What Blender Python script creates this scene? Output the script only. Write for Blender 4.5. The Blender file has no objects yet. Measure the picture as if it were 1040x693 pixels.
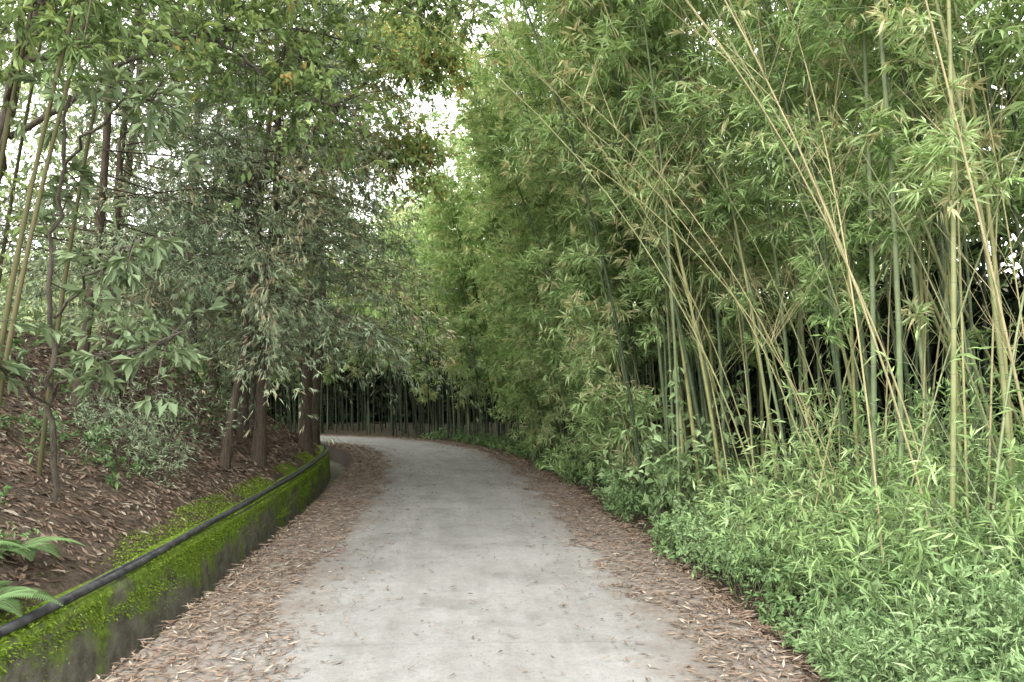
import bpy, math
import numpy as np
from mathutils import Vector
rng = np.random.default_rng(7)
R = rng.random
def U(a,b,n=None): return rng.uniform(a,b,n)
def nrm(v): return v/np.maximum(np.linalg.norm(v,axis=-1,keepdims=True),1e-9)

# ------------------------------------------------------------------ scene
sc = bpy.context.scene
sc.view_settings.view_transform='Standard'; sc.view_settings.look='None'; sc.view_settings.exposure=0
cam = bpy.data.cameras.new('camera'); camo = bpy.data.objects.new('camera',cam)
sc.collection.objects.link(camo); sc.camera=camo
camo.location=(0,0,1.5); camo.rotation_euler=(math.radians(90),0,0)
cam.lens=26; cam.sensor_width=36; cam.shift_y=0.0514; cam.clip_end=2000; cam.clip_start=0.05

w = bpy.data.worlds.new('World'); sc.world=w; w.use_nodes=True
nt=w.node_tree; bg=nt.nodes['Background']
sky=nt.nodes.new('ShaderNodeTexSky'); sky.sky_type='NISHITA'; sky.sun_disc=False
tosun = Vector((-0.45,-0.45,0.85)).normalized()
sky.sun_elevation=math.asin(tosun.z); sky.sun_rotation=math.atan2(tosun.x,tosun.y)
mx=nt.nodes.new('ShaderNodeMixRGB'); mx.inputs[0].default_value=0.92; mx.inputs[2].default_value=(37,37,36,1)
nt.links.new(sky.outputs[0],mx.inputs[1]); nt.links.new(mx.outputs[0],bg.inputs[0]); bg.inputs[1].default_value=0.15
sun=bpy.data.lights.new('sun','SUN'); sun.energy=3.0; sun.angle=math.radians(25); sun.color=(1,0.96,0.88)
suno=bpy.data.objects.new('sun',sun); sc.collection.objects.link(suno)
suno.rotation_euler=tosun.to_track_quat('Z','Y').to_euler()

# ------------------------------------------------------------------ materials
def newmat(name):
    m=bpy.data.materials.new(name); m.use_nodes=True
    n=m.node_tree; n.nodes.clear()
    out=n.nodes.new('ShaderNodeOutputMaterial')
    return m,n,out
def ramp(n,stops,inp):
    r=n.nodes.new('ShaderNodeValToRGB'); e=r.color_ramp.elements
    while len(e)<len(stops): e.new(0.5)
    for i,(p,c) in enumerate(stops):
        e[i].position=p; e[i].color=(*c,1)
    n.links.new(inp,r.inputs[0]); return r.outputs[0]
def attr(n,name):
    a=n.nodes.new('ShaderNodeAttribute'); a.attribute_name=name; return a.outputs['Fac']
def noise(n,scale,detail=4,rough=0.6,vec=None):
    t=n.nodes.new('ShaderNodeTexNoise'); t.inputs['Scale'].default_value=scale
    t.inputs['Detail'].default_value=detail; t.inputs['Roughness'].default_value=rough
    if vec is None:
        g=n.nodes.new('ShaderNodeTexCoord'); vec=g.outputs['Object']
    n.links.new(vec,t.inputs['Vector']); return t.outputs[0]
def mix(n,f,a,b,mode='MIX'):
    m=n.nodes.new('ShaderNodeMixRGB'); m.blend_type=mode
    for i,x in enumerate((f,a,b)):
        if isinstance(x,(int,float)): m.inputs[i].default_value=x
        elif isinstance(x,tuple): m.inputs[i].default_value=(*x,1)
        else: n.links.new(x,m.inputs[i])
    return m.outputs[0]
def math_(n,op,a,b=0.0,c=None):
    m=n.nodes.new('ShaderNodeMath'); m.operation=op
    for i,x in enumerate((a,b,c)):
        if x is None: continue
        if isinstance(x,(int,float)): m.inputs[i].default_value=x
        else: n.links.new(x,m.inputs[i])
    return m.outputs[0]
def maprange(n,v,a,b,c=0,d=1):
    m=n.nodes.new('ShaderNodeMapRange'); m.interpolation_type='SMOOTHSTEP'
    n.links.new(v,m.inputs[0])
    for i,x in enumerate((a,b,c,d)): m.inputs[i+1].default_value=x
    return m.outputs[0]
def princ(n,out,col,rough=0.8,spec=0.3,bump=None,bd=0.02,bs=0.6):
    p=n.nodes.new('ShaderNodeBsdfPrincipled')
    if isinstance(col,tuple): p.inputs['Base Color'].default_value=(*col,1)
    else: n.links.new(col,p.inputs['Base Color'])
    p.inputs['Roughness'].default_value=rough; p.inputs['Specular IOR Level'].default_value=spec
    if bump is not None:
        b=n.nodes.new('ShaderNodeBump'); b.inputs['Distance'].default_value=bd; b.inputs['Strength'].default_value=bs
        n.links.new(bump,b.inputs['Height']); n.links.new(b.outputs[0],p.inputs['Normal'])
    n.links.new(p.outputs[0],out.inputs[0]); return p
def leafmat(name,stops,trans=0.2,gloss=False,rough=0.5,spec=0.4):
    m,n,out=newmat(name)
    c=ramp(n,stops,attr(n,'v'))
    if gloss: p=princ(n,out,c,rough,spec)
    else:
        p=n.nodes.new('ShaderNodeBsdfDiffuse'); n.links.new(c,p.inputs[0])
    if trans>0:
        t=n.nodes.new('ShaderNodeBsdfTranslucent')
        tc=mix(n,1.0,c,(1.25,1.2,0.75),'MULTIPLY'); n.links.new(tc,t.inputs[0])
        ms=n.nodes.new('ShaderNodeMixShader'); ms.inputs[0].default_value=trans
        n.links.new(p.outputs[0],ms.inputs[1]); n.links.new(t.outputs[0],ms.inputs[2])
        n.links.new(ms.outputs[0],out.inputs[0])
    else: n.links.new(p.outputs[0],out.inputs[0])
    return m
M={}
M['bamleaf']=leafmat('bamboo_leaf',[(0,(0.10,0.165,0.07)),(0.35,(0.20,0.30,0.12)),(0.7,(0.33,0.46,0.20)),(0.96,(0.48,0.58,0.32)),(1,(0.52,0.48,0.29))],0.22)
M['cypleaf']=leafmat('cypress_leaf',[(0,(0.10,0.14,0.085)),(0.5,(0.22,0.29,0.18)),(0.95,(0.39,0.46,0.30)),(1,(0.38,0.31,0.20))],0.0)
M['broad']=leafmat('broad_leaf',[(0,(0.07,0.11,0.05)),(0.5,(0.18,0.26,0.11)),(0.96,(0.38,0.48,0.20)),(1,(0.48,0.36,0.14))],0.25)
M['dull']=leafmat('dull_leaf',[(0,(0.09,0.13,0.07)),(0.6,(0.17,0.23,0.12)),(1,(0.28,0.35,0.20))],0.15,True,0.65,0.2)
M['herb']=leafmat('herb_leaf',[(0,(0.06,0.11,0.045)),(0.5,(0.145,0.23,0.095)),(1,(0.30,0.40,0.21))],0.1)
M['far']=leafmat('far_leaf',[(0,(0.02,0.028,0.016)),(0.4,(0.18,0.26,0.12)),(1,(0.56,0.65,0.36))],0.0)  # low end paints deep grove shade, pale end paints distance haze
M['moss']=leafmat('moss_leaf',[(0,(0.06,0.095,0.012)),(0.6,(0.16,0.24,0.03)),(1,(0.28,0.38,0.06))],0.0)
M['litter']=leafmat('dry_leaf',[(0,(0.06,0.042,0.032)),(0.35,(0.13,0.091,0.068)),(0.7,(0.21,0.152,0.115)),(0.9,(0.28,0.225,0.175)),(1,(0.35,0.31,0.255))],0.0)

def bark(name,a,b,sc_=9):
    m,n,out=newmat(name)
    g=n.nodes.new('ShaderNodeTexCoord'); mp=n.nodes.new('ShaderNodeMapping'); mp.inputs['Scale'].default_value=(1,1,0.15)
    n.links.new(g.outputs['Object'],mp.inputs[0])
    f=noise(n,sc_*4,5,0.7,mp.outputs[0]); c=ramp(n,[(0.3,a),(0.7,b)],f)
    princ(n,out,c,0.9,0.2,f,0.03,0.9); return m
M['bark']=bark('cypress_bark',(0.045,0.036,0.028),(0.15,0.118,0.09))
M['bark2']=bark('grey_bark',(0.055,0.046,0.036),(0.15,0.13,0.105))
m,n,out=newmat('bamboo_culm')
c=ramp(n,[(0,(0.03,0.042,0.025)),(0.4,(0.12,0.165,0.08)),(0.62,(0.21,0.255,0.14)),(0.8,(0.30,0.30,0.13)),(1,(0.40,0.345,0.20))],attr(n,'v'))
fr=math_(n,'FRACT',math_(n,'DIVIDE',attr(n,'h'),0.31))
ring=maprange(n,fr,0.93,0.97); ring2=maprange(n,fr,0.0,0.03,1,0)
c=mix(n,math_(n,'MULTIPLY',ring,0.3),c,(0.28,0.30,0.24)); c=mix(n,math_(n,'MULTIPLY',ring2,0.6),c,(0.06,0.06,0.035))
c=mix(n,0.6,c,ramp(n,[(0.3,(0.5,0.5,0.48)),(0.7,(1.1,1.1,1.1))],noise(n,6,2)),'MULTIPLY')
princ(n,out,c,0.55,0.25); M['culm']=m
M['culmb']=leafmat('brown_bamboo_culm',[(0,(0.05,0.05,0.03)),(0.5,(0.10,0.096,0.05)),(1,(0.18,0.16,0.09))],0.0)

# concrete road
m,n,out=newmat('road_concrete')
s=attr(n,'s'); uu=attr(n,'u')
big=noise(n,0.7,5,0.6); med=noise(n,5,6,0.7); fine=noise(n,90,3,0.7); spk=noise(n,28,4,0.8)
c=ramp(n,[(0.3,(0.158,0.155,0.148)),(0.5,(0.205,0.202,0.195)),(0.72,(0.25,0.247,0.240))],mix(n,0.45,big,med))
c=mix(n,0.7,c,ramp(n,[(0.35,(0.55,0.54,0.53)),(0.5,(1,1,1)),(0.7,(1.2,1.2,1.2))],mix(n,0.5,fine,spk)),'MULTIPLY')
st=maprange(n,noise(n,1.3,7,0.7),0.52,0.64); c=mix(n,math_(n,'MULTIPLY',st,0.42),c,(0.11,0.107,0.10))
cmb=n.nodes.new('ShaderNodeCombineXYZ'); n.links.new(math_(n,'MULTIPLY',s,3.0),cmb.inputs[0]); n.links.new(math_(n,'MULTIPLY',uu,0.25),cmb.inputs[1])
stk=noise(n,1.4,5,0.6,cmb.outputs[0]); c=mix(n,0.6,c,ramp(n,[(0.35,(0.80,0.79,0.77)),(0.6,(1.08,1.08,1.08))],stk),'MULTIPLY')
jf=math_(n,'FRACT',math_(n,'ADD',math_(n,'DIVIDE',uu,4.6),math_(n,'MULTIPLY',noise(n,3,3),0.012)))
jm=math_(n,'MULTIPLY',maprange(n,jf,0.0,0.003,1,0),0.4); c=mix(n,jm,c,(0.07,0.065,0.06))
ab=math_(n,'ABSOLUTE',math_(n,'ADD',s,-0.05))
e=math_(n,'ADD',ab,math_(n,'MULTIPLY',math_(n,'SUBTRACT',noise(n,2.2,6,0.7),0.5),1.7))
em=maprange(n,e,0.80,1.45)
dirt=ramp(n,[(0.3,(0.08,0.063,0.05)),(0.5,(0.145,0.118,0.098)),(0.7,(0.20,0.175,0.15))],noise(n,22,5,0.8))
c=mix(n,math_(n,'MULTIPLY',em,0.75),c,dirt)
princ(n,out,c,0.9,0.2,mix(n,0.5,fine,med),0.008,0.5); M['road']=m

# mossy wall
m,n,out=newmat('mossy_concrete')
g=n.nodes.new('ShaderNodeNewGeometry'); sx=n.nodes.new('ShaderNodeSeparateXYZ'); n.links.new(g.outputs['Position'],sx.inputs[0])
z=sx.outputs[2]
a=noise(n,7,6,0.7); b=noise(n,1.1,5,0.65)
base=ramp(n,[(0.3,(0.06,0.055,0.04)),(0.5,(0.13,0.122,0.095)),(0.75,(0.22,0.21,0.175))],a)
mo=math_(n,'ADD',math_(n,'MULTIPLY',z,0.5),math_(n,'ADD',math_(n,'MULTIPLY',b,1.6),math_(n,'MULTIPLY',a,0.55)))
mm=maprange(n,mo,0.94,1.18)
mc=ramp(n,[(0.3,(0.04,0.07,0.01)),(0.5,(0.115,0.175,0.024)),(0.7,(0.21,0.29,0.045))],noise(n,18,5,0.7))
c=mix(n,mm,base,mc)
princ(n,out,c,0.95,0.15,mix(n,0.5,a,noise(n,40,4,0.8)),0.03,0.9); M['wall']=m

# ground
m,n,out=newmat('ground_soil')
s=attr(n,'s'); f=noise(n,14,6,0.8)
lc=ramp(n,[(0.3,(0.035,0.027,0.02)),(0.5,(0.10,0.077,0.058)),(0.7,(0.18,0.142,0.113))],f)
rc=ramp(n,[(0.3,(0.02,0.017,0.012)),(0.55,(0.05,0.042,0.028)),(0.75,(0.09,0.08,0.052))],f)
c=mix(n,maprange(n,s,-1,1),lc,rc)
princ(n,out,c,0.95,0.1,f,0.05,0.9); M['ground']=m
m,n,out=newmat('black_hose'); princ(n,out,ramp(n,[(0.35,(0.018,0.018,0.02)),(0.7,(0.085,0.085,0.09))],noise(n,12,5)),0.55,0.35); M['hose']=m

# ------------------------------------------------------------------ mesh helpers
def setattr_(me,name,data,):
    a=me.attributes.new(name,'FLOAT','POINT'); a.data.foreach_set('value',np.asarray(data,dtype=np.float32))
def mesh(name,V,F,mat,attrs={},parent=None,smooth=False):
    V=np.asarray(V,np.float32); F=np.asarray(F,np.int32)
    me=bpy.data.meshes.new(name); k=F.shape[1]
    me.vertices.add(len(V)); me.vertices.foreach_set('co',V.ravel())
    me.loops.add(F.size); me.loops.foreach_set('vertex_index',F.ravel())
    me.polygons.add(len(F)); me.polygons.foreach_set('loop_start',np.arange(0,F.size,k,dtype=np.int32))
    me.polygons.foreach_set('use_smooth',np.full(len(F),smooth))
    for a,d in attrs.items(): setattr_(me,a,d)
    me.materials.append(mat); me.update(calc_edges=True)
    o=bpy.data.objects.new(name,me); sc.collection.objects.link(o)
    if parent is not None:
        o.parent=parent; o.location=-parent.location
    return o
def empty(name,loc=(0,0,0)):
    o=bpy.data.objects.new(name,None); o.location=loc; o.empty_display_size=0.3; sc.collection.objects.link(o); return o

class Leaves:
    def __init__(s): s.V=[]; s.A=[]
    def add(s,P,D,N,L,W,v,fold=0.12,droop=0.12,wid=0.4):
        n=len(P); D=nrm(D); S=nrm(np.cross(D,N)); N=np.cross(S,D)
        L=np.broadcast_to(L,(n,))[:,None]; W=np.broadcast_to(W,(n,))[:,None]; v=np.broadcast_to(v,(n,))
        fold=np.broadcast_to(fold,(n,))[:,None]
        mid=P+D*L*wid; up=N*W*fold*2
        tip=P+D*L; tip=tip-np.array([0,0,1])*L*droop
        s.V.append(np.stack([P,mid+S*W/2+up,tip,mid-S*W/2+up],1).reshape(-1,3)); s.A.append(np.repeat(v,4))
    def build(s,name,mat,parent=None):
        V=np.concatenate(s.V); A=np.clip(np.concatenate(s.A),0,1); F=np.arange(len(V)).reshape(-1,4)
        return mesh(name,V,F,mat,{'v':A},parent)
class Tubes:
    def __init__(s): s.V=[];s.F=[];s.v=[];s.h=[];s.n=0
    def add(s,P,r,sides=6,v=0.5,h0=0.0):
        P=np.asarray(P,float); k=len(P); r=np.broadcast_to(r,(k,))
        T=nrm(np.gradient(P,axis=0)); ref=np.array([0,0,1.]) if abs(T[0,2])<0.8 else np.array([1.,0,0])
        A=nrm(np.cross(T,ref)); B=np.cross(T,A); a=np.arange(sides)*2*np.pi/sides
        V=P[:,None]+r[:,None,None]*(A[:,None]*np.cos(a)[None,:,None]+B[:,None]*np.sin(a)[None,:,None])
        i=np.arange(k-1)[:,None]*sides; j=np.arange(sides)[None]; j2=(j+1)%sides
        F=np.stack([i+j,i+j2,i+sides+j2,i+sides+j],-1).reshape(-1,4)+s.n
        L=np.concatenate([[0],np.cumsum(np.linalg.norm(np.diff(P,axis=0),axis=1))])+h0
        s.V.append(V.reshape(-1,3)); s.F.append(F); s.v.append(np.full(k*sides,v)); s.h.append(np.repeat(L,sides)); s.n+=k*sides
    def prisms(s,P0,P1,r0,r1,v=0.5):
        n=len(P0)
        if n==0: return
        T=nrm(P1-P0); A=nrm(np.cross(T,np.array([0.3,0.2,1.]))); B=np.cross(T,A)
        r0=np.broadcast_to(r0,(n,)); r1=np.broadcast_to(r1,(n,)); v=np.broadcast_to(v,(n,))
        a=np.arange(3)*2*np.pi/3
        c=A[:,None]*np.cos(a)[None,:,None]+B[:,None]*np.sin(a)[None,:,None]
        V=np.concatenate([P0[:,None]+c*r0[:,None,None],P1[:,None]+c*r1[:,None,None]],1)
        b=np.arange(n)[:,None]*6+s.n; j=np.arange(3)[None]; j2=(j+1)%3
        F=np.stack([b+j,b+j2,b+3+j2,b+3+j],-1).reshape(-1,4)
        s.V.append(V.reshape(-1,3)); s.F.append(F); s.v.append(np.repeat(v,6)); s.h.append(np.full(n*6,0.15)); s.n+=n*6
    def build(s,name,mat,parent=None):
        return mesh(name,np.concatenate(s.V),np.concatenate(s.F),mat,{'v':np.concatenate(s.v),'h':np.concatenate(s.h)},parent,True)

# ------------------------------------------------------------------ road path
CP=np.array([(0.3,-60),(0.2,-30),(0.0,-12),(-0.08,-4),(-0.28,3.84),(-0.6,8),(-0.92,11.3),(-1.5,15.6),(-2.4,19.3),(-4.2,22.9),(-8.2,25.4),(-13,26.4),(-20,27.0),(-35,27.5),(-70,28)],float)
def catmull(P,m=40):
    P=np.vstack([2*P[0]-P[1],P,2*P[-1]-P[-2]]); o=[]
    for i in range(1,len(P)-2):
        p0,p1,p2,p3=P[i-1:i+3]; t=np.linspace(0,1,m,endpoint=False)[:,None]
        o.append(0.5*((2*p1)+(-p0+p2)*t+(2*p0-5*p1+4*p2-p3)*t*t+(-p0+3*p1-3*p2+p3)*t**3))
    o.append(P[-2][None]); return np.vstack(o)
C=catmull(CP); al=np.concatenate([[0],np.cumsum(np.linalg.norm(np.diff(C,axis=0),axis=1))])
AR=np.arange(0,al[-1],0.25); PC=np.stack([np.interp(AR,al,C[:,0]),np.interp(AR,al,C[:,1])],1)
for _ in range(6): PC[1:-1]=(PC[:-2]+2*PC[1:-1]+PC[2:])/4
TC=nrm(np.gradient(PC,axis=0)); NR=np.stack([TC[:,1],-TC[:,0]],1)
u0=AR[np.argmin(np.abs(PC[:,1]))]
def near(xy):
    S=np.empty(len(xy)); I=np.empty(len(xy),int)
    for a in range(0,len(xy),20000):
        q=xy[a:a+20000]; d=((q[:,None]-PC[None])**2).sum(-1); i=d.argmin(1); I[a:a+20000]=i
        S[a:a+20000]=((q-PC[i])*NR[i]).sum(-1)
    return S,I
def at(u,s):
    u=np.asarray(u)+u0
    x=np.stack([np.interp(u,AR,PC[:,0]),np.interp(u,AR,PC[:,1])],-1); nn=np.stack([np.interp(u,AR,NR[:,0]),np.interp(u,AR,NR[:,1])],-1)
    return x+nn*np.asarray(s)[...,None]
def bumps(x,y,seed,f,n=6):
    r=np.random.default_rng(seed); z=0
    for k in range(n):
        a=r.uniform(0,6.28); ff=f*r.uniform(0.6,1.7); z=z+np.sin((x*np.cos(a)+y*np.sin(a))*ff+r.uniform(0,6.28))
    return z/n
def height(xy,S=None):
    if S is None: S,_=near(xy)
    x,y=xy[:,0],xy[:,1]
    t=np.maximum(-S-2.52,0)
    L=0.15+0.60*np.minimum(t,3.6)+0.16*np.clip(t-3.6,0,25)+np.minimum(t,1)*(0.12*bumps(x,y,1,1.5)+0.07*bumps(x,y,2,5))
    r=np.maximum(S-1.8,0)
    Rr=-0.03+0.05*np.minimum(r,6)+0.25*np.clip(r-9,0,40)+np.minimum(r,1)*(0.10*bumps(x,y,3,1.2)+0.05*bumps(x,y,4,5))
    z=np.where(S<-2.52,L,np.where(S<-2.42,np.interp(S,[-2.52,-2.42],[0.15,-0.5]),-0.5))
    z=np.where(S>1.68,np.interp(S,[1.68,1.8],[-0.5,-0.03]),z); z=np.where(S>1.8,Rr,z)
    return z
def axis(a,b,st,far):
    m=np.arange(a,b,st); g=st*1.35**np.arange(1,40); g=np.cumsum(g); g=g[g<far]
    return np.concatenate([(a-g)[::-1],m,b+g])
X=axis(-14,9,0.12,500); Y=axis(0,30,0.12,500)
gx,gy=np.meshgrid(X,Y,indexing='ij'); xy=np.stack([gx.ravel(),gy.ravel()],1); S,_=near(xy); Z=height(xy,S)
nx,ny=len(X),len(Y); ii=(np.arange(nx-1)[:,None]*ny+np.arange(ny-1)[None]).ravel()
mesh('ground',np.column_stack([xy,Z]),np.stack([ii,ii+ny,ii+ny+1,ii+1],1),M['ground'],{'s':S},None,True)

def sweep(name,prof,ua,ub,mat,step=0.2,jit=0.0,parent=None,smooth=False):
    us=np.arange(ua,ub,step); prof=np.array(prof); V=[];Sx=[];Ux=[]
    for (s_,z_) in prof:
        ss=s_+jit*bumps(us,us*0+s_,11,3)*0.6; q=at(us,ss); zz=z_+jit*bumps(us,us*0,int(12),2.3)
        V.append(np.column_stack([q,zz])); Sx.append(ss); Ux.append(us)
    k=len(prof); nu=len(us); V=np.stack(V,1).reshape(-1,3)
    i=(np.arange(nu-1)[:,None]*k+np.arange(k-1)[None]).ravel()
    return mesh(name,V,np.stack([i,i+1,i+k+1,i+k],1),mat,{'s':np.stack(Sx,1).ravel(),'u':np.stack(Ux,1).ravel()+u0},parent,smooth)
ss=np.linspace(-1.85,1.85,14)
sweep('road',[(-1.87,-0.44),(-1.85,-0.01)]+[(a,0.0+0.02*(1-(a/1.85)**2)) for a in ss]+[(1.87,-0.12)],-20,60,M['road'],0.2,0.012)
sweep('drainage_ditch',[(-1.86,-0.40),(-2.08,-0.43),(-2.36,-0.41)],-20,60,M['wall'],0.2,0.01)
sweep('retaining_wall',[(-2.34,-0.46),(-2.36,-0.2),(-2.375,0.12),(-2.40,0.17),(-2.46,0.185),(-2.56,0.19),(-2.72,0.19),(-2.74,0.0)],-20,60,M['wall'],0.15,0.02)
us=np.arange(-6,34,0.12); t=Tubes()
q=at(us,-2.425+0.03*bumps(us,us*0,21,1.5)); t.add(np.column_stack([q,0.226+0.014*bumps(us,us*0,22,2.0)]),0.026,10,0.5)
q=at(us,-2.49+0.04*bumps(us,us*0,23,1.9)); t.add(np.column_stack([q,0.220+0.016*bumps(us,us*0,24,3)]),0.015,8,0.5)
t.build('water_hose',M['hose'])

# ------------------------------------------------------------------ foliage generator
def spray(lv,B0,BD,BL,ntw,nlf,L,W,v,droop=0.25,scat=0.16,spread=0.7,q0=0.2,tb=None,tr=0.002,tv=0.5,down=0.3,wid=0.35,flat=0.5):
    n=len(B0)
    if n==0: return
    BD=nrm(BD); Z_=np.array([0,0,1.])
    i=np.repeat(np.arange(n),ntw); m=len(i); q=U(q0,1,m)
    sc_=np.broadcast_to(BL,(n,))[i]
    axisp=B0[i]+BD[i]*(q*sc_)[:,None]-Z_*(droop*q*q*sc_)[:,None]
    td=nrm(BD[i]*0.5+rng.normal(0,spread,(m,3))*np.array([1,1,0.6]))
    tl=sc_*scat*U(0.5,1.6,m)+0.02; P=axisp+td*tl[:,None]
    if tb is not None: tb.prisms(axisp,P,tr,tr*0.6,tv)
    Lb=np.broadcast_to(L,(n,))[i]; Wb=np.broadcast_to(W,(n,))[i]; vb=np.broadcast_to(v,(n,))[i]+rng.normal(0,0.10,m)
    j=np.repeat(np.arange(m),nlf); k=len(j)
    d=nrm(td[j]+rng.normal(0,spread*0.75,(k,3))-Z_*down*U(0.2,1.6,k)[:,None])
    N=nrm(Z_+rng.normal(0,flat,(k,3)))
    sz=U(0.6,1.25,k)
    lv.add(P[j]-td[j]*(tl[j]*U(0,0.7,k))[:,None],d,N,Lb[j]*sz,Wb[j]*sz,vb[j]+rng.normal(0,0.10,k),wid=wid)

def bamboo(tb,bs,base,h,lean,bend,r,v,start,az_bias=None,dens=1.0,bl=0.9,sides=6,tilt=0.10):
    k=15; t=np.linspace(0,1,k); lean=np.array([*lean,0.]); 
    P=np.array(base)+np.outer(t*h,[0,0,1])+np.outer(h*(tilt*t+bend*t**2.2),lean)-np.outer(h*bend*0.4*t**4,[0,0,1])
    P[:,:2]+=np.stack([bumps(t*3,t*0,int(rng.integers(1e6)),1.2),bumps(t*3,t*0,int(rng.integers(1e6)),1.2)],1)*0.08*t[:,None]
    tb.add(P,r*(1-0.85*t)+0.002,sides,v,U(0,0.3))
    nn=int(h/0.31*dens); tt=np.sort(U(start,1,int(nn*(1-start))+1))
    bp=np.stack([np.interp(tt,t,P[:,a]) for a in range(3)],1); bp=np.repeat(bp,2,0); tt=np.repeat(tt,2)
    az=U(0,2*np.pi,len(tt)); ad=np.stack([np.cos(az),np.sin(az)],1)
    if az_bias is not None: ad=nrm(ad+np.array(az_bias)*0.6)
    el=U(0.1,0.95,len(tt)); D=np.column_stack([ad*np.cos(el)[:,None],np.sin(el)])
    prof=np.clip((tt-start)/0.12,0.35,1)*(1.0-0.5*tt)
    BL=bl*prof*U(0.6,1.5,len(tt))
    bs.append((bp,D,BL,v))
def flush(bs,tb,lv,ntw,nlf,L,W,droop=0.35,vm=0.5,vs=0.15,br=0.004,twigs=True,**kw):
    for bp,D,BL,v in bs:
        e=bp+D*BL[:,None]*0.55-np.array([0,0,1])*(droop*0.3*BL)[:,None]; f=bp+D*BL[:,None]-np.array([0,0,1])*(droop*BL)[:,None]
        tb.prisms(bp,e,br,br*0.7,v); tb.prisms(e,f,br*0.7,br*0.35,v)
        vv=np.clip(rng.normal(vm,vs),0.1,0.9)+rng.normal(0,0.10,len(bp))
        spray(lv,bp,D,BL,ntw,nlf,L,W,vv,droop=droop,tb=tb if twigs else None,tr=br*0.35,tv=v,**kw)

# ---- right-hand bamboo grove (several depth bands)
grove=empty('bamboo_grove',(*at(10,4.0),0)); 
def band(n,ua,ub,sa,sb,ntw,nlf,L,W,h=(7.5,10.5),start=(0.15,0.3),bend=(0.03,0.2),vm=0.5,tw=True,bl=0.95,lv=None,tb=None,dens=1.0,br=0.004,r=(0.012,0.024),cv=0.42,tilt=0.1,ex=1.2):
    bs=[]
    u=U(ua,ub,n); s_=sa+(sb-sa)*R(n)**ex; q=at(u,s_); S_,_=near(q); ok=S_>sa-0.2; q=q[ok]; u=u[ok]; s_=s_[ok]
    z=height(q)
    nr=at(u,s_-1)-q
    for i in range(len(q)):
        a=U(-0.9,0.9); c,s2=math.cos(a),math.sin(a); l=(nr[i,0]*c-nr[i,1]*s2, nr[i,0]*s2+nr[i,1]*c)
        bamboo(tb,bs,(q[i,0],q[i,1],z[i]-0.05),U(*h),l,U(*bend),U(*r),float(np.clip(rng.normal(cv,0.2),0,0.95)),U(*start),nr[i],dens,bl,tilt=tilt*U(-0.3,1.6))
    flush(bs,tb,lv,ntw,nlf,L,W,vm=vm,twigs=tw,br=br)
tb=Tubes(); lv=Leaves()
band(26,4.8,8,3.3,5.2,9,6,0.125,0.019,start=(0.2,0.36),lv=lv,tb=tb,bl=0.95,bend=(0.02,0.25),cv=0.5,vm=0.66,r=(0.013,0.024))
band(80,8,14,2.4,5.0,8,6,0.15,0.025,start=(0.19,0.37),lv=lv,tb=tb,bend=(0.05,0.24),bl=1.05,cv=0.5,vm=0.64,r=(0.013,0.027))
band(80,14,24,2.1,5.0,7,5,0.20,0.036,start=(0.10,0.24),lv=lv,tb=tb,tw=False,bend=(0.02,0.18),vm=0.76,bl=1.0,cv=0.3)
band(70,24,42,2.3,5.5,7,5,0.26,0.048,h=(5.5,8.5),start=(0.27,0.38),lv=lv,tb=tb,tw=False,vm=0.8,br=0.006,bl=1.2,cv=0.1,bend=(0.05,0.25))
band(40,10,20,2.2,3.4,7,5,0.15,0.026,h=(2,4.5),start=(0.08,0.25),lv=lv,tb=tb,tw=False,bend=(0.1,0.4),vm=0.7,bl=0.65,r=(0.006,0.012))
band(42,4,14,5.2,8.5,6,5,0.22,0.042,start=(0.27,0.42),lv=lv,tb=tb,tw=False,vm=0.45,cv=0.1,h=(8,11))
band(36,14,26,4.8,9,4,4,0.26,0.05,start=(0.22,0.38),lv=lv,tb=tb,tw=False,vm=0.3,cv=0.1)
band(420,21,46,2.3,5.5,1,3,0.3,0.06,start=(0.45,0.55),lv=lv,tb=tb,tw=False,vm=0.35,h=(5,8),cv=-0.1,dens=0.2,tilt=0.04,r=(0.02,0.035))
bs=[]
for (x,y,h,lx,v,r) in [(2.25,8.7,8,-0.9,0.82,0.027),(2.1,8.9,8.5,-0.5,0.74,0.025),(2.45,8.4,8,-1.2,0.8,0.022),(2.9,7.9,8,-1.0,0.74,0.019),(1.75,10.5,8,-1.0,0.74,0.02),(3.6,7.2,8.5,-1.6,0.74,0.018),(4.2,6.9,8,-0.4,0.6,0.02),
   (4.6,6.6,8,-3.0,0.8,0.016),(4.9,7.4,8.5,-2.6,0.76,0.018),(4.2,6.0,7.5,-2.2,0.7,0.015),(5.2,7.0,8,-3.4,0.86,0.015)]:
    z=height(np.array([[x,y]]))[0]; bamboo(tb,bs,(x,y,z-0.05),h,(lx,0.1),0.12,r,v,0.42,None,0.8,0.9)
flush(bs,tb,lv,8,6,0.14,0.024,vm=0.66)
# bare / dry leaning stalks with thin upswept branches
bs=[]
for i in range(34):
    u=U(4.2,8.5); q=at(u,U(2.8,4.2)); z=height(q[None])[0]; a=U(-0.3,3.5)
    bamboo(tb,bs,(*q,z),U(3.5,7.5),(math.cos(a)*2.2,math.sin(a)*1.2),U(0.02,0.22),U(0.004,0.009),U(0.66,0.98),0.25,None,0.6,0.9)
for bp,D,BL,v in bs:
    D[:,2]+=0.9; D=nrm(D); e=bp+D*BL[:,None]; tb.prisms(bp,e,0.0028,0.001,v)
    f=bp+D*BL[:,None]*0.45; tb.prisms(f,f+nrm(D+rng.normal(0,0.35,D.shape))*BL[:,None]*0.45,0.0015,0.0008,v)
tb.build('culms',M['culm'],grove); lv.build('foliage',M['bamleaf'],grove)

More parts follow.
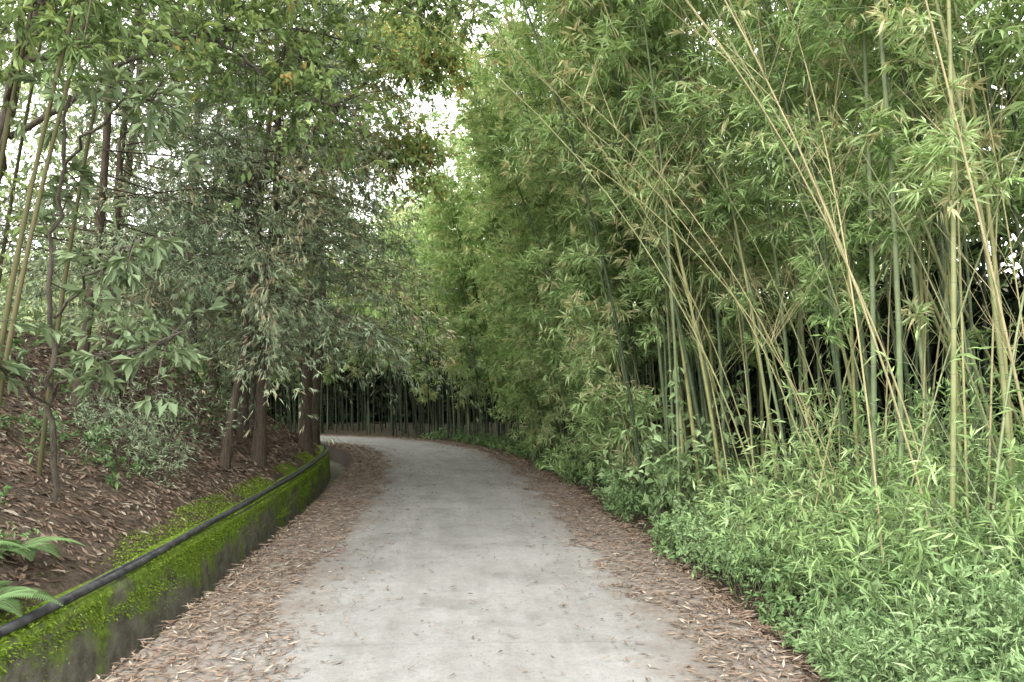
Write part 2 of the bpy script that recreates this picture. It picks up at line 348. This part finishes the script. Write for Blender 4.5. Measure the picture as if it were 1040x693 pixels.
# ---- left bamboo
lb=empty('bamboo_clump',(-3.9,4.9,1.0)); tb=Tubes(); lv=Leaves(); bs=[]
for (x,y,h,lx,ly,v) in [(-3.85,5.3,7.5,1.3,0.3,0.6),(-4.0,5.6,7,1.5,0.1,0.8),(-4.3,5.7,8,1.1,0.2,0.5),(-4.5,5.5,8,1.6,-0.2,0.6),(-4.1,6.4,8,0.9,0.5,0.4),(-4.9,6.7,8,1.0,0,0.5),(-5.3,7.4,8,1.2,0,0.3),(-4.7,5.2,7,1.3,0.3,0.7),(-5.6,6,8,1.2,0,0.2)]:
    z=height(np.array([[x,y]]))[0]; bamboo(tb,bs,(x,y,z-0.05),h,(lx,ly),0.08,0.019,v,U(0.38,0.5),None,0.75,0.8,sides=8)
flush(bs,tb,lv,8,5,0.13,0.022,vm=0.35)
tb.build('culms',M['culmb'],lb); lv.build('foliage',M['bamleaf'],lb)

# ---- cypress trees
def cypress(x,y,h,r,lean=(0,0),bl=2.4,start=1.7,nb=72,vm=0.5,ls=1.0,ntw=26):
    z=height(np.array([[x,y]]))[0]; o=empty('cypress_tree',(x,y,z)); tb=Tubes(); lv=Leaves()
    k=14; t=np.linspace(0,1,k); P=np.array([x,y,z-0.1])+np.outer(t*h,[lean[0],lean[1],1]); P[:,:2]+=0.3*t[:,None]**0.5*np.stack([bumps(t*h,t*0,int(abs(x)*97)%1000+5,0.9),bumps(t*h,t*0,int(y*91)%1000+9,0.9)],1)
    rr=r*(1-0.85*t); rr[0]*=1.4; tb.add(P,rr,10)
    tt=U(start/h,0.99,nb)**1.1; tt=np.clip(tt,start/h,1); bp=np.stack([np.interp(tt,t,P[:,a]) for a in range(3)],1)
    az=U(0,6.28,nb); el=U(-0.1,0.5,nb); D=np.column_stack([np.cos(az)*np.cos(el),np.sin(az)*np.cos(el),np.sin(el)])
    BL=bl*np.clip(1.2-tt*0.85,0.15,1)*U(0.5,1.15,nb)
    dr=0.38
    e=bp+D*BL[:,None]*0.5-np.array([0,0,1])*(0.25*dr*BL)[:,None]; f=bp+D*BL[:,None]-np.array([0,0,1])*(dr*BL)[:,None]
    tb.prisms(bp,e,0.013,0.008); tb.prisms(e,f,0.008,0.003)
    i=np.repeat(np.arange(nb),ntw); q=U(0.2,1,len(i)); Q=bp[i]+D[i]*(q*BL[i])[:,None]-np.array([0,0,1])*(dr*q*q*BL[i])[:,None]
    d2=nrm(D[i]*0.7+rng.normal(0,0.5,(len(i),3))*[1,1,0.6]-np.array([0,0,0.3])); L2=BL[i]*U(0.14,0.34,len(i))
    tb.prisms(Q,Q+d2*L2[:,None],0.003,0.001)
    vv=np.clip(vm+rng.normal(0,0.2,nb),0,0.95)[i]
    spray(lv,Q,d2,L2,5,6,0.085*ls,0.0135*ls,vv,droop=0.3,scat=0.2,spread=0.35,q0=0.1,down=0.35,wid=0.5,flat=0.6)
    nb2=34; zz=U(0.5,start+1.8,nb2); a=U(0,6.28,nb2); b0=np.column_stack([np.interp(zz/h,t,P[:,0]),np.interp(zz/h,t,P[:,1]),P[0,2]+zz]); dd=np.column_stack([np.cos(a),np.sin(a),U(-0.5,0.3,nb2)])
    l_=U(0.3,1.2,nb2)[:,None]; m_=b0+dd*l_*0.6; tb.prisms(b0,m_,0.006,0.004); tb.prisms(m_,b0+(dd+[0,0,-0.3])*l_,0.004,0.0015)
    tb.build('trunk',M['bark'],o); lv.build('foliage',M['cypleaf'],o)
for a in [(-3.95,11.5,9,0.095,(0.04,0),2.9,2.3),(-3.9,10.0,8,0.06,(0.13,0.02),2.3,2.3),(-4.35,15.6,10,0.125,(0.05,0),3.5,2.3),(-5.0,18.6,11,0.13,(0.06,0),3.6,2.6),(-5.6,20.2,9,0.10,(0.0,0),2.8,2.6),
          (-4.7,12.9,9.5,0.08,(0.06,0),2.6,2.0),(-5.2,8.8,9,0.06,(0.10,0),2.5,1.8),(-5.6,10.4,9,0.065,(0.05,0),2.5,1.7),(-6.5,12,10,0.08,(0.06,0),2.6,1.3),(-6.6,15.2,10,0.10,(0.02,0),2.7,1.3),(-7.8,19.3,10,0.12,(0,0),2.9,1.4)]:
    cypress(a[0],a[1],a[2],a[3],a[4],a[5],a[6],ls=1.0 if a[1]<13 else 1.5,ntw=24 if a[1]<13 else 15,vm=0.76)

# ---- broadleaf trees with explicit limbs
def catmull3(P,m):
    P=np.vstack([2*P[0]-P[1],P,2*P[-1]-P[-2]]); o=[]
    for i in range(1,len(P)-2):
        p0,p1,p2,p3=P[i-1:i+3]; t=np.linspace(0,1,m,endpoint=False)[:,None]
        o.append(0.5*((2*p1)+(-p0+p2)*t+(2*p0-5*p1+4*p2-p3)*t*t+(-p0+3*p1-3*p2+p3)*t**3))
    o.append(P[-2][None]); return np.vstack(o)
def limb(P,m=8): return catmull3(np.array(P,float),m)
def broadleaf(name,limbs,mat,bmat,L,W,nbr,blen,ntw,nlf,vm,down=0.25,wid=0.5,scat=0.3):
    base=limbs[0][0][0]; o=empty(name,base); tb=Tubes(); lv=Leaves()
    for pts,r0,r1,leaf in limbs:
        P=limb(pts); k=len(P); P[1:-1]+=rng.normal(0,0.02,(k-2,3)); tb.add(P,np.linspace(r0,r1,k),8)
        if leaf<=0: continue
        n_=int(nbr*leaf); t=U(0.25,1,n_)**0.8*(k-1); bp=np.stack([np.interp(t,np.arange(k),P[:,a]) for a in range(3)],1)
        D=nrm(rng.normal(0,1,(n_,3))*np.array([1,1,0.55])); BL=blen*U(0.4,1.3,n_)
        tb.prisms(bp,bp+D*BL[:,None]*0.5,0.007,0.005); tb.prisms(bp+D*BL[:,None]*0.5,bp+D*BL[:,None]-np.array([0,0,1])*(0.1*BL)[:,None],0.005,0.002)
        spray(lv,bp,D,BL,ntw,nlf,L,W,np.clip(vm+rng.normal(0,0.13,n_),0,0.93),droop=0.15,scat=scat,spread=0.7,q0=0.3,tb=tb,tr=0.002,down=down,wid=wid,flat=0.5)
    tb.build('trunk',bmat,o); lv.build('foliage',mat,o)
g=lambda x,y: float(height(np.array([[x,y]]))[0])-0.1
broadleaf('broadleaf_tree',[
  ([(-5.4,7.2,g(-5.4,7.2)),(-5.2,7.2,3),(-4.6,7.1,5.0),(-3.8,7.0,6.6)],0.08,0.045,0.4),
  ([(-4.7,7.1,4.7),(-3.6,7.0,4.9),(-2.7,6.9,4.75),(-2.1,6.8,4.3),(-1.6,6.8,4.15)],0.032,0.010,0.8),
  ([(-4.7,7.1,4.8),(-3.5,6.6,5.3),(-2.3,6.3,5.4),(-1.1,6.4,5.3)],0.035,0.01,1.2),
  ([(-4.0,7.0,6.2),(-2.8,7.4,6.2),(-1.4,7.9,6.1),(-0.6,8.2,5.9)],0.035,0.01,1.5),
  ([(-5.0,7.2,3.6),(-4.3,6.4,4.4),(-3.6,5.6,4.6),(-2.8,5.2,4.5)],0.03,0.01,0.8),
  ([(-4.9,7.2,4.0),(-4.2,8.5,5.4),(-3.2,9.5,6.2),(-1.8,10,6.2)],0.03,0.01,1.6)],
  M['broad'],M['bark2'],0.09,0.042,58,0.8,8,6,0.55)
broadleaf('broadleaf_tree',[
  ([(-4.9,13.9,g(-4.9,13.9)),(-4.6,13.7,3),(-4.0,13.4,5.2),(-3.0,13,7.2)],0.08,0.045,0.7),
  ([(-4.1,13.4,5.0),(-3.0,12.6,5.4),(-2.1,12,5.5),(-1.4,11.6,5.2)],0.035,0.01,1.9),
  ([(-3.6,13.2,6.0),(-2.4,12.6,6.9),(-1.6,12.2,7.1),(-1.1,12,6.9)],0.035,0.01,2.0),
  ([(-3.0,13,7.2),(-2.3,13.4,8.0),(-1.8,13.6,8.2)],0.03,0.01,1.5)],
  M['broad'],M['bark2'],0.10,0.04,58,0.8,8,6,0.85)
broadleaf('loquat_tree',[
  ([(-3.7,6.0,g(-3.7,6.0)),(-3.66,5.9,1.5),(-3.6,5.8,2.6),(-3.4,5.7,3.8)],0.026,0.012,0.5),
  ([(-3.66,5.9,1.5),(-3.2,5.6,1.75),(-2.7,5.4,1.8),(-2.35,5.3,1.95)],0.012,0.005,0.9),
  ([(-3.62,5.85,2.1),(-3.0,5.5,2.5),(-2.6,5.2,2.6)],0.012,0.005,0.5),
  ([(-3.5,5.75,3.2),(-2.9,5.4,3.6),(-2.5,5.2,3.6)],0.012,0.005,0.6),
  ([(-3.66,5.9,1.4),(-3.7,5.2,1.8),(-3.5,4.8,2.0)],0.012,0.005,0.5)],
  M['dull'],M['bark2'],0.13,0.045,22,0.42,3,7,0.5,0.15,0.55,0.2)

def sapling(x,y,h,L,W,n,mat,vm=0.6):
    z=g(x,y)+0.1; o=empty('sapling_plant',(x,y,z)); tb=Tubes(); lv=Leaves()
    for i in range(n):
        a=U(0,6.28); d=np.array([math.cos(a)*0.4,math.sin(a)*0.4,1])*h*U(0.6,1); P=limb([(x,y,z),(x+d[0]*.3,y+d[1]*.3,z+d[2]*.55),(x+d[0],y+d[1],z+d[2])],5)
        tb.add(P,np.linspace(0.007,0.003,len(P)),5); B=P[2:]; D=nrm(rng.normal(0,1,B.shape)); 
        spray(lv,B,D,np.full(len(B),0.15),2,2,L,W,vm,droop=0,scat=0.3,spread=0.8,down=0.3,wid=0.5)
    tb.build('stems',M['bark2'],o); lv.build('leaves',mat,o)
for x,y,h in [(1.75,8.6,1.0),(2.0,8.9,1.5),(1.5,10,0.7),(2.3,7.2,0.8),(2.5,9.2,1.9)]: sapling(x,y,h,0.13,0.075,5,M['herb'],0.8)

# ---- undergrowth on the right
ug=empty('undergrowth',(*at(5,3),0)); tb=Tubes(); lv=Leaves()
def shrubs(n,ua,ub,sa,sb,h,L,W,ntw,nlf,vm,lv,tb,lean=0.35,clump=0.0):
    u=U(ua,ub,n); s_=U(sa,sb,n); q=at(u,s_)
    if clump>0:
        c=q[rng.integers(0,n,max(4,n//14))]; q=c[rng.integers(0,len(c),n)]+rng.normal(0,clump,(n,2)); S_,_=near(q); q=q[S_>sa-0.25]; n=len(q)
    z=height(q); B=np.column_stack([q,z]); 
    D=nrm(np.column_stack([rng.normal(0,lean,(n,2)),np.ones(n)])); BL=U(*h,n)*(1+0.8*bumps(q[:,0],q[:,1],61,2.4))
    tb.prisms(B,B+D*BL[:,None]-np.array([0,0,1])*(0.15*BL)[:,None],0.004,0.002,0.6)
    v=vm+0.25*bumps(q[:,0],q[:,1],31,2.2)+rng.normal(0,0.08,n)
    spray(lv,B,D,BL,ntw,nlf,L,W,v,droop=0.15,scat=0.16,spread=0.8,q0=0.25,down=0.3,tb=tb,tr=0.0015,flat=0.5)
shrubs(310,3.2,7.0,3.0,5.0,(0.7,1.7),0.12,0.018,12,5,0.48,lv,tb)
shrubs(200,3.4,7.5,2.6,3.6,(0.35,1.1),0.11,0.018,9,5,0.46,lv,tb,0.45,0.2)
shrubs(100,8,13,2.5,3.6,(0.3,1.1),0.12,0.022,7,5,0.5,lv,tb,0.4,0.25)
shrubs(140,12,19,2.1,3.4,(0.2,1.0),0.15,0.028,7,4,0.5,lv,tb,0.4,0.3)
tb.build('stems',M['culm'],ug); lv.build('leaves',M['bamleaf'],ug)
gc=empty('ground_cover_plants',(*at(4,2.5),0)); tb=Tubes(); lv=Leaves()
def herbs(n,ua,ub,sa,sb,h,L,W,ntw,nlf,lv,tb,vm=0.6,patch=None,seed=71):
    u=U(ua,ub,n); s_=sa+(sb-sa)*R(n); q=at(u,s_)
    if patch is not None:
        k=bumps(q[:,0],q[:,1],seed,1.9)+0.5*bumps(q[:,0],q[:,1],seed+1,6)+rng.normal(0,0.12,n)+0.25*np.clip(s_-sa-0.3,-0.3,0.6)/0.6*np.sign(sa)>patch; q=q[k]; n=len(q)
    z=height(q); B=np.column_stack([q,z]); D=nrm(np.column_stack([rng.normal(0,0.45,(n,2)),np.ones(n)])); BL=U(*h,n)*(1+1.1*bumps(q[:,0],q[:,1],73,3.0))
    v=vm+0.3*bumps(q[:,0],q[:,1],33,2.5)+rng.normal(0,0.08,n)
    tb.prisms(B,B+D*BL[:,None],0.0025,0.0015,0.4)
    f=U(0.6,1.4,n); spray(lv,B,D,BL,ntw,nlf,L*f,W*f,v,droop=0,scat=0.22,spread=0.8,q0=0.3,down=0.1,wid=0.5,flat=0.5)
herbs(3200,2.2,6.5,1.95,3.9,(0.08,0.5),0.042,0.013,9,5,lv,tb,0.66,-0.10,71)
herbs(900,2.2,7.5,1.92,3.9,(0.08,0.5),0.065,0.026,5,4,lv,tb,0.5,0.0,81)
herbs(500,2.2,8,1.9,3.4,(0.2,0.7),0.10,0.010,4,4,lv,tb,0.6,0.0,91)
herbs(1500,6.5,11,1.93,3.4,(0.08,0.4),0.06,0.022,5,4,lv,tb,0.55,0.05,71)
herbs(900,11,24,1.93,3.0,(0.08,0.3),0.09,0.035,4,3,lv,tb,0.4,0.0,71)
tb.build('stems',M['culm'],gc); lv.build('leaves',M['herb'],gc)

# ---- left bank plants
bp_=empty('bank_plants',(-3.2,4,0.5)); tb=Tubes(); lv=Leaves()
herbs(300,2.6,5.0,-3.8,-2.85,(0.1,0.4),0.055,0.02,6,4,lv,tb,0.55,0.0)
herbs(160,5,9,-4.4,-3.2,(0.1,0.3),0.06,0.024,4,4,lv,tb,0.4,0.05)
herbs(140,8,20,-6,-3.4,(0.1,0.5),0.09,0.03,4,4,lv,tb,0.4)
herbs(160,2,12,-2.42,-2.3,(0.03,0.1),0.04,0.012,3,3,lv,tb,0.6)
tb.build('stems',M['culm'],bp_); lv.build('leaves',M['herb'],bp_)
fb=empty('feathery_bush',(-4.2,7.4,1.0)); tb=Tubes(); lv=Leaves()
n_=45; B=np.column_stack([rng.normal(-4.1,0.25,n_),rng.normal(8.2,0.5,n_),np.zeros(n_)]); B[:,2]=height(B[:,:2]); D=nrm(np.column_stack([rng.normal(0,0.5,(n_,2)),np.ones(n_)])); BL=U(0.5,1.6,n_)
tb.prisms(B,B+D*BL[:,None],0.004,0.002); spray(lv,B,D,BL,16,5,0.07,0.010,0.6,droop=0.25,scat=0.14,spread=0.6)
tb.build('stems',M['bark2'],fb); lv.build('leaves',M['cypleaf'],fb)
tw=Tubes(); n_=420; q=at(U(2,18,n_),-2.8-3.2*R(n_)); z=height(q)+0.03; P=np.column_stack([q,z]); a=U(0,6.28,n_); d=np.column_stack([np.cos(a),np.sin(a)])*U(0.1,0.7,n_)[:,None]; q2=q+d; P2=np.column_stack([q2,height(q2)+U(0.02,0.12,n_)])
S2,_=near(q2); k=S2<-2.75; tw.prisms(P[k],P2[k],U(0.003,0.008,k.sum()),0.002,0.5); tw.build('fallen_twigs',M['bark2'])
def fern(x,y,n,L):
    z=g(x,y)+0.1; o=empty('fern_plant',(x,y,z)); tb=Tubes(); lv=Leaves()
    for i in range(n):
        a=6.28*i/n+U(-.3,.3); d=np.array([math.cos(a),math.sin(a)]); l=L*U(0.7,1.1); t=np.linspace(0,1,16)
        P=np.column_stack([x+d[0]*l*t,y+d[1]*l*t,z+l*(0.9*t-0.85*t*t)]); tb.add(P,np.linspace(0.004,0.001,16),4,0.4)
        T=nrm(np.gradient(P,axis=0)); tt=np.linspace(0.12,0.99,34); Q=np.stack([np.interp(tt,t,P[:,k]) for k in range(3)],1); TT=np.stack([np.interp(tt,t,T[:,k]) for k in range(3)],1)
        side=np.array([-d[1],d[0],0])
        for sg in (-1,1):
            lv.add(Q,side*sg+TT*0.35+np.array([0,0,0.05]),np.tile([0,0,1.],(34,1)),l*0.24*np.sin(np.pi*tt**0.75)+0.01,0.014,0.4+U(-.1,.1),wid=0.35)
    tb.build('fronds',M['culm'],o); lv.build('leaflets',M['herb'],o)
fern(-3.0,4.15,10,0.42); fern(-3.3,4.9,9,0.4); fern(-2.95,3.7,8,0.3); fern(-3.35,4.4,9,0.45)

# ------------------------------------------------------------------ dry leaves & moss
lv=Leaves()
def scatter(n,ua,ub,fs,L,W,zoff,vm,vs,tilt=0.3):
    u=U(ua,ub,n); s_=fs(u,n); q=at(u,s_); S_,I_=near(q)
    z=height(q,S_); onroad=np.abs(S_)<1.87; z=np.where(onroad,0.012+0.02*(1-(S_/1.85)**2),z)
    P=np.column_stack([q,z+zoff+R(n)*0.012]); a=U(0,6.28,n); D=np.column_stack([np.cos(a),np.sin(a),rng.normal(0,0.12,n)])
    e=0.1; dz=(height(q+D[:,:2]*e)-height(q))/e; D[:,2]+=np.where(onroad|(np.abs(S_)<2.0),0,np.clip(dz,-1,1))
    N=nrm(np.column_stack([rng.normal(0,tilt,(n,2)),np.ones(n)])+np.where((S_<-2.5)[:,None],np.column_stack([NR[I_]*0.55,np.zeros(n)]),0))
    lv.add(P,D,N,L*U(0.4,1.35,n),W*U(0.6,1.3,n),np.clip(rng.normal(vm,vs,n),0,1),fold=U(0,0.2,n),droop=-0.03,wid=0.45)
def leftband(u,n): return -1.87+ (0.78+0.3*bumps(u,u*0,41,1.3)+0.25*bumps(u,u*0,42,5))*R(n)**1.35
def rightband(u,n): return 2.0- (0.70+0.25*bumps(u,u*0,43,1.3)+0.25*bumps(u,u*0,44,5))*R(n)**1.35
for k in range(3):
    scatter(3300,1.5,14,leftband,0.085,0.013,0.0,0.58,0.22); scatter(3500,1.5,14,rightband,0.085,0.013,0.0,0.60,0.22)
    scatter(2000,14,30,leftband,0.11,0.02,0.0,0.58,0.2); scatter(2200,14,30,rightband,0.11,0.02,0.0,0.58,0.2)
scatter(2600,1.5,20,lambda u,n:U(1.82,2.35,n),0.085,0.014,0.0,0.55,0.22)
scatter(500,1.5,20,lambda u,n:U(-1.2,1.2,n),0.06,0.012,0.0,0.4,0.2)
scatter(900,1.5,20,lambda u,n:U(-1.2,1.2,n),0.02,0.010,0.0,0.3,0.2)
scatter(1900,1.5,25,lambda u,n:rng.normal(-1.0,0.32,n),0.065,0.012,0.0,0.5,0.2)
scatter(1900,1.5,25,lambda u,n:rng.normal(1.1,0.3,n),0.065,0.012,0.0,0.5,0.2)
lv.build('fallen_leaves_road',M['litter']); lv=Leaves()
for k in range(3):
    scatter(7000,1.5,11,lambda u,n:-2.7-3.8*R(n)**0.9,0.10,0.026,0.0,0.55,0.27,0.5)
    scatter(4500,10,26,lambda u,n:-2.7-4.5*R(n),0.15,0.045,0.0,0.5,0.25,0.5)
scatter(3500,2,20,lambda u,n:1.95+3.0*R(n)**1.5,0.1,0.02,0.0,0.45,0.2,0.5)
lv.build('leaf_litter',M['litter'])
lv=Leaves()
n_=40000; u=U(1.5,20,n_); s_=-2.38-0.42*R(n_); q=at(u,s_); msk=bumps(q[:,0],q[:,1],51,2.2)+0.7*bumps(q[:,0],q[:,1],52,7)+rng.normal(0,0.12,n_)-0.5*np.clip(-s_-2.6,0,1)>-0.05
q=q[msk];s_=s_[msk]; n_=len(q); z=np.maximum(np.where(s_>-2.73,0.19,-1),height(q)); P=np.column_stack([q,z+R(n_)*0.01]); D=nrm(rng.normal(0,1,(n_,3))*[1,1,0.3]+[0,0,0.7])
lv.add(P,D,nrm(rng.normal(0,1,(n_,3))),U(0.012,0.035,n_),U(0.006,0.014,n_),np.clip(rng.normal(0.5,0.2,n_),0,1))
n_=30000; u=U(1.5,16,n_); zz=0.17-0.40*R(n_)**1.4; q=at(u,-2.372+0*u); msk=bumps(u,zz*6,53,2.0)+0.6*bumps(u,zz*5,54,6)+rng.normal(0,0.12,n_)>-0.05
q=q[msk];zz=zz[msk];n_=len(q); P=np.column_stack([q,zz]); D=nrm(rng.normal(0,0.6,(n_,3))+[0.8,0,-0.3]); lv.add(P,D,nrm(rng.normal(0,1,(n_,3))),U(0.01,0.03,n_),U(0.006,0.012,n_),np.clip(rng.normal(0.5,0.2,n_),0,1))
lv.build('moss',M['moss'])

# ------------------------------------------------------------------ background forest
bf=empty('background_forest',(0,36,0)); lv=Leaves(); tb=Tubes()
def mass(K,xf,zr,rad,nl,L,W,vm):
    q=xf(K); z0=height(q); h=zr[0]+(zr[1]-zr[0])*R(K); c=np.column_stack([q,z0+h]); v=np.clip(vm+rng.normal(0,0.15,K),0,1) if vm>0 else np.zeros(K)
    i=np.repeat(np.arange(K),nl); n=len(i); dirs=nrm(rng.normal(0,1,(n,3))); P=c[i]+dirs*(rad*U(0.3,1.1,n))[:,None]*np.array([1,1,0.75])
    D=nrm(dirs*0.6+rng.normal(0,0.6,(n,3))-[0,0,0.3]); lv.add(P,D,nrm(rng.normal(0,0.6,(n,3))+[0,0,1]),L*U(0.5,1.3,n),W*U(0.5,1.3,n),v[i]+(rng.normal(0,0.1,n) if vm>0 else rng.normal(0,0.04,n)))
    k=K//6; tb_=c[:k]; g0=tb_.copy(); g0[:,2]=z0[:k]-0.1; g0[:,:2]+=rng.normal(0,0.2,(k,2)); tb.prisms(g0,tb_,0.07,0.03,0.3)
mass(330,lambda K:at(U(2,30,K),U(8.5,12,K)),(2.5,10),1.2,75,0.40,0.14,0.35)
mass(330,lambda K:at(U(-4,30,K),U(7.5,11,K)),(0.2,2.8),1.1,80,0.4,0.17,0)  # near-black leaves: shade deep in the grove painted as leaf colour
mass(300,lambda K:np.column_stack([U(-32,12,K),U(32.5,36,K)]),(0.2,2.8),1.3,90,0.5,0.24,0)  # same near-black fill, painting the dark behind the culms at the bend
mass(330,lambda K:np.column_stack([U(-30,22,K),U(35,43,K)]),(2.8,7.5),1.5,90,0.45,0.17,0.85)  # pale leaf tone paints haze over the far trees
mass(70,lambda K:np.column_stack([rng.normal(-4.6,1.8,K),U(35,42,K)]),(5,10),1.5,110,0.45,0.17,0.95)  # taller pale clumps, haze again put into the leaf colour
mass(200,lambda K:np.column_stack([U(-30,30,K),U(50,62,K)]),(-2,7),2.2,90,0.6,0.25,1.0)  # palest layer: haze of the farthest trees painted into the leaves
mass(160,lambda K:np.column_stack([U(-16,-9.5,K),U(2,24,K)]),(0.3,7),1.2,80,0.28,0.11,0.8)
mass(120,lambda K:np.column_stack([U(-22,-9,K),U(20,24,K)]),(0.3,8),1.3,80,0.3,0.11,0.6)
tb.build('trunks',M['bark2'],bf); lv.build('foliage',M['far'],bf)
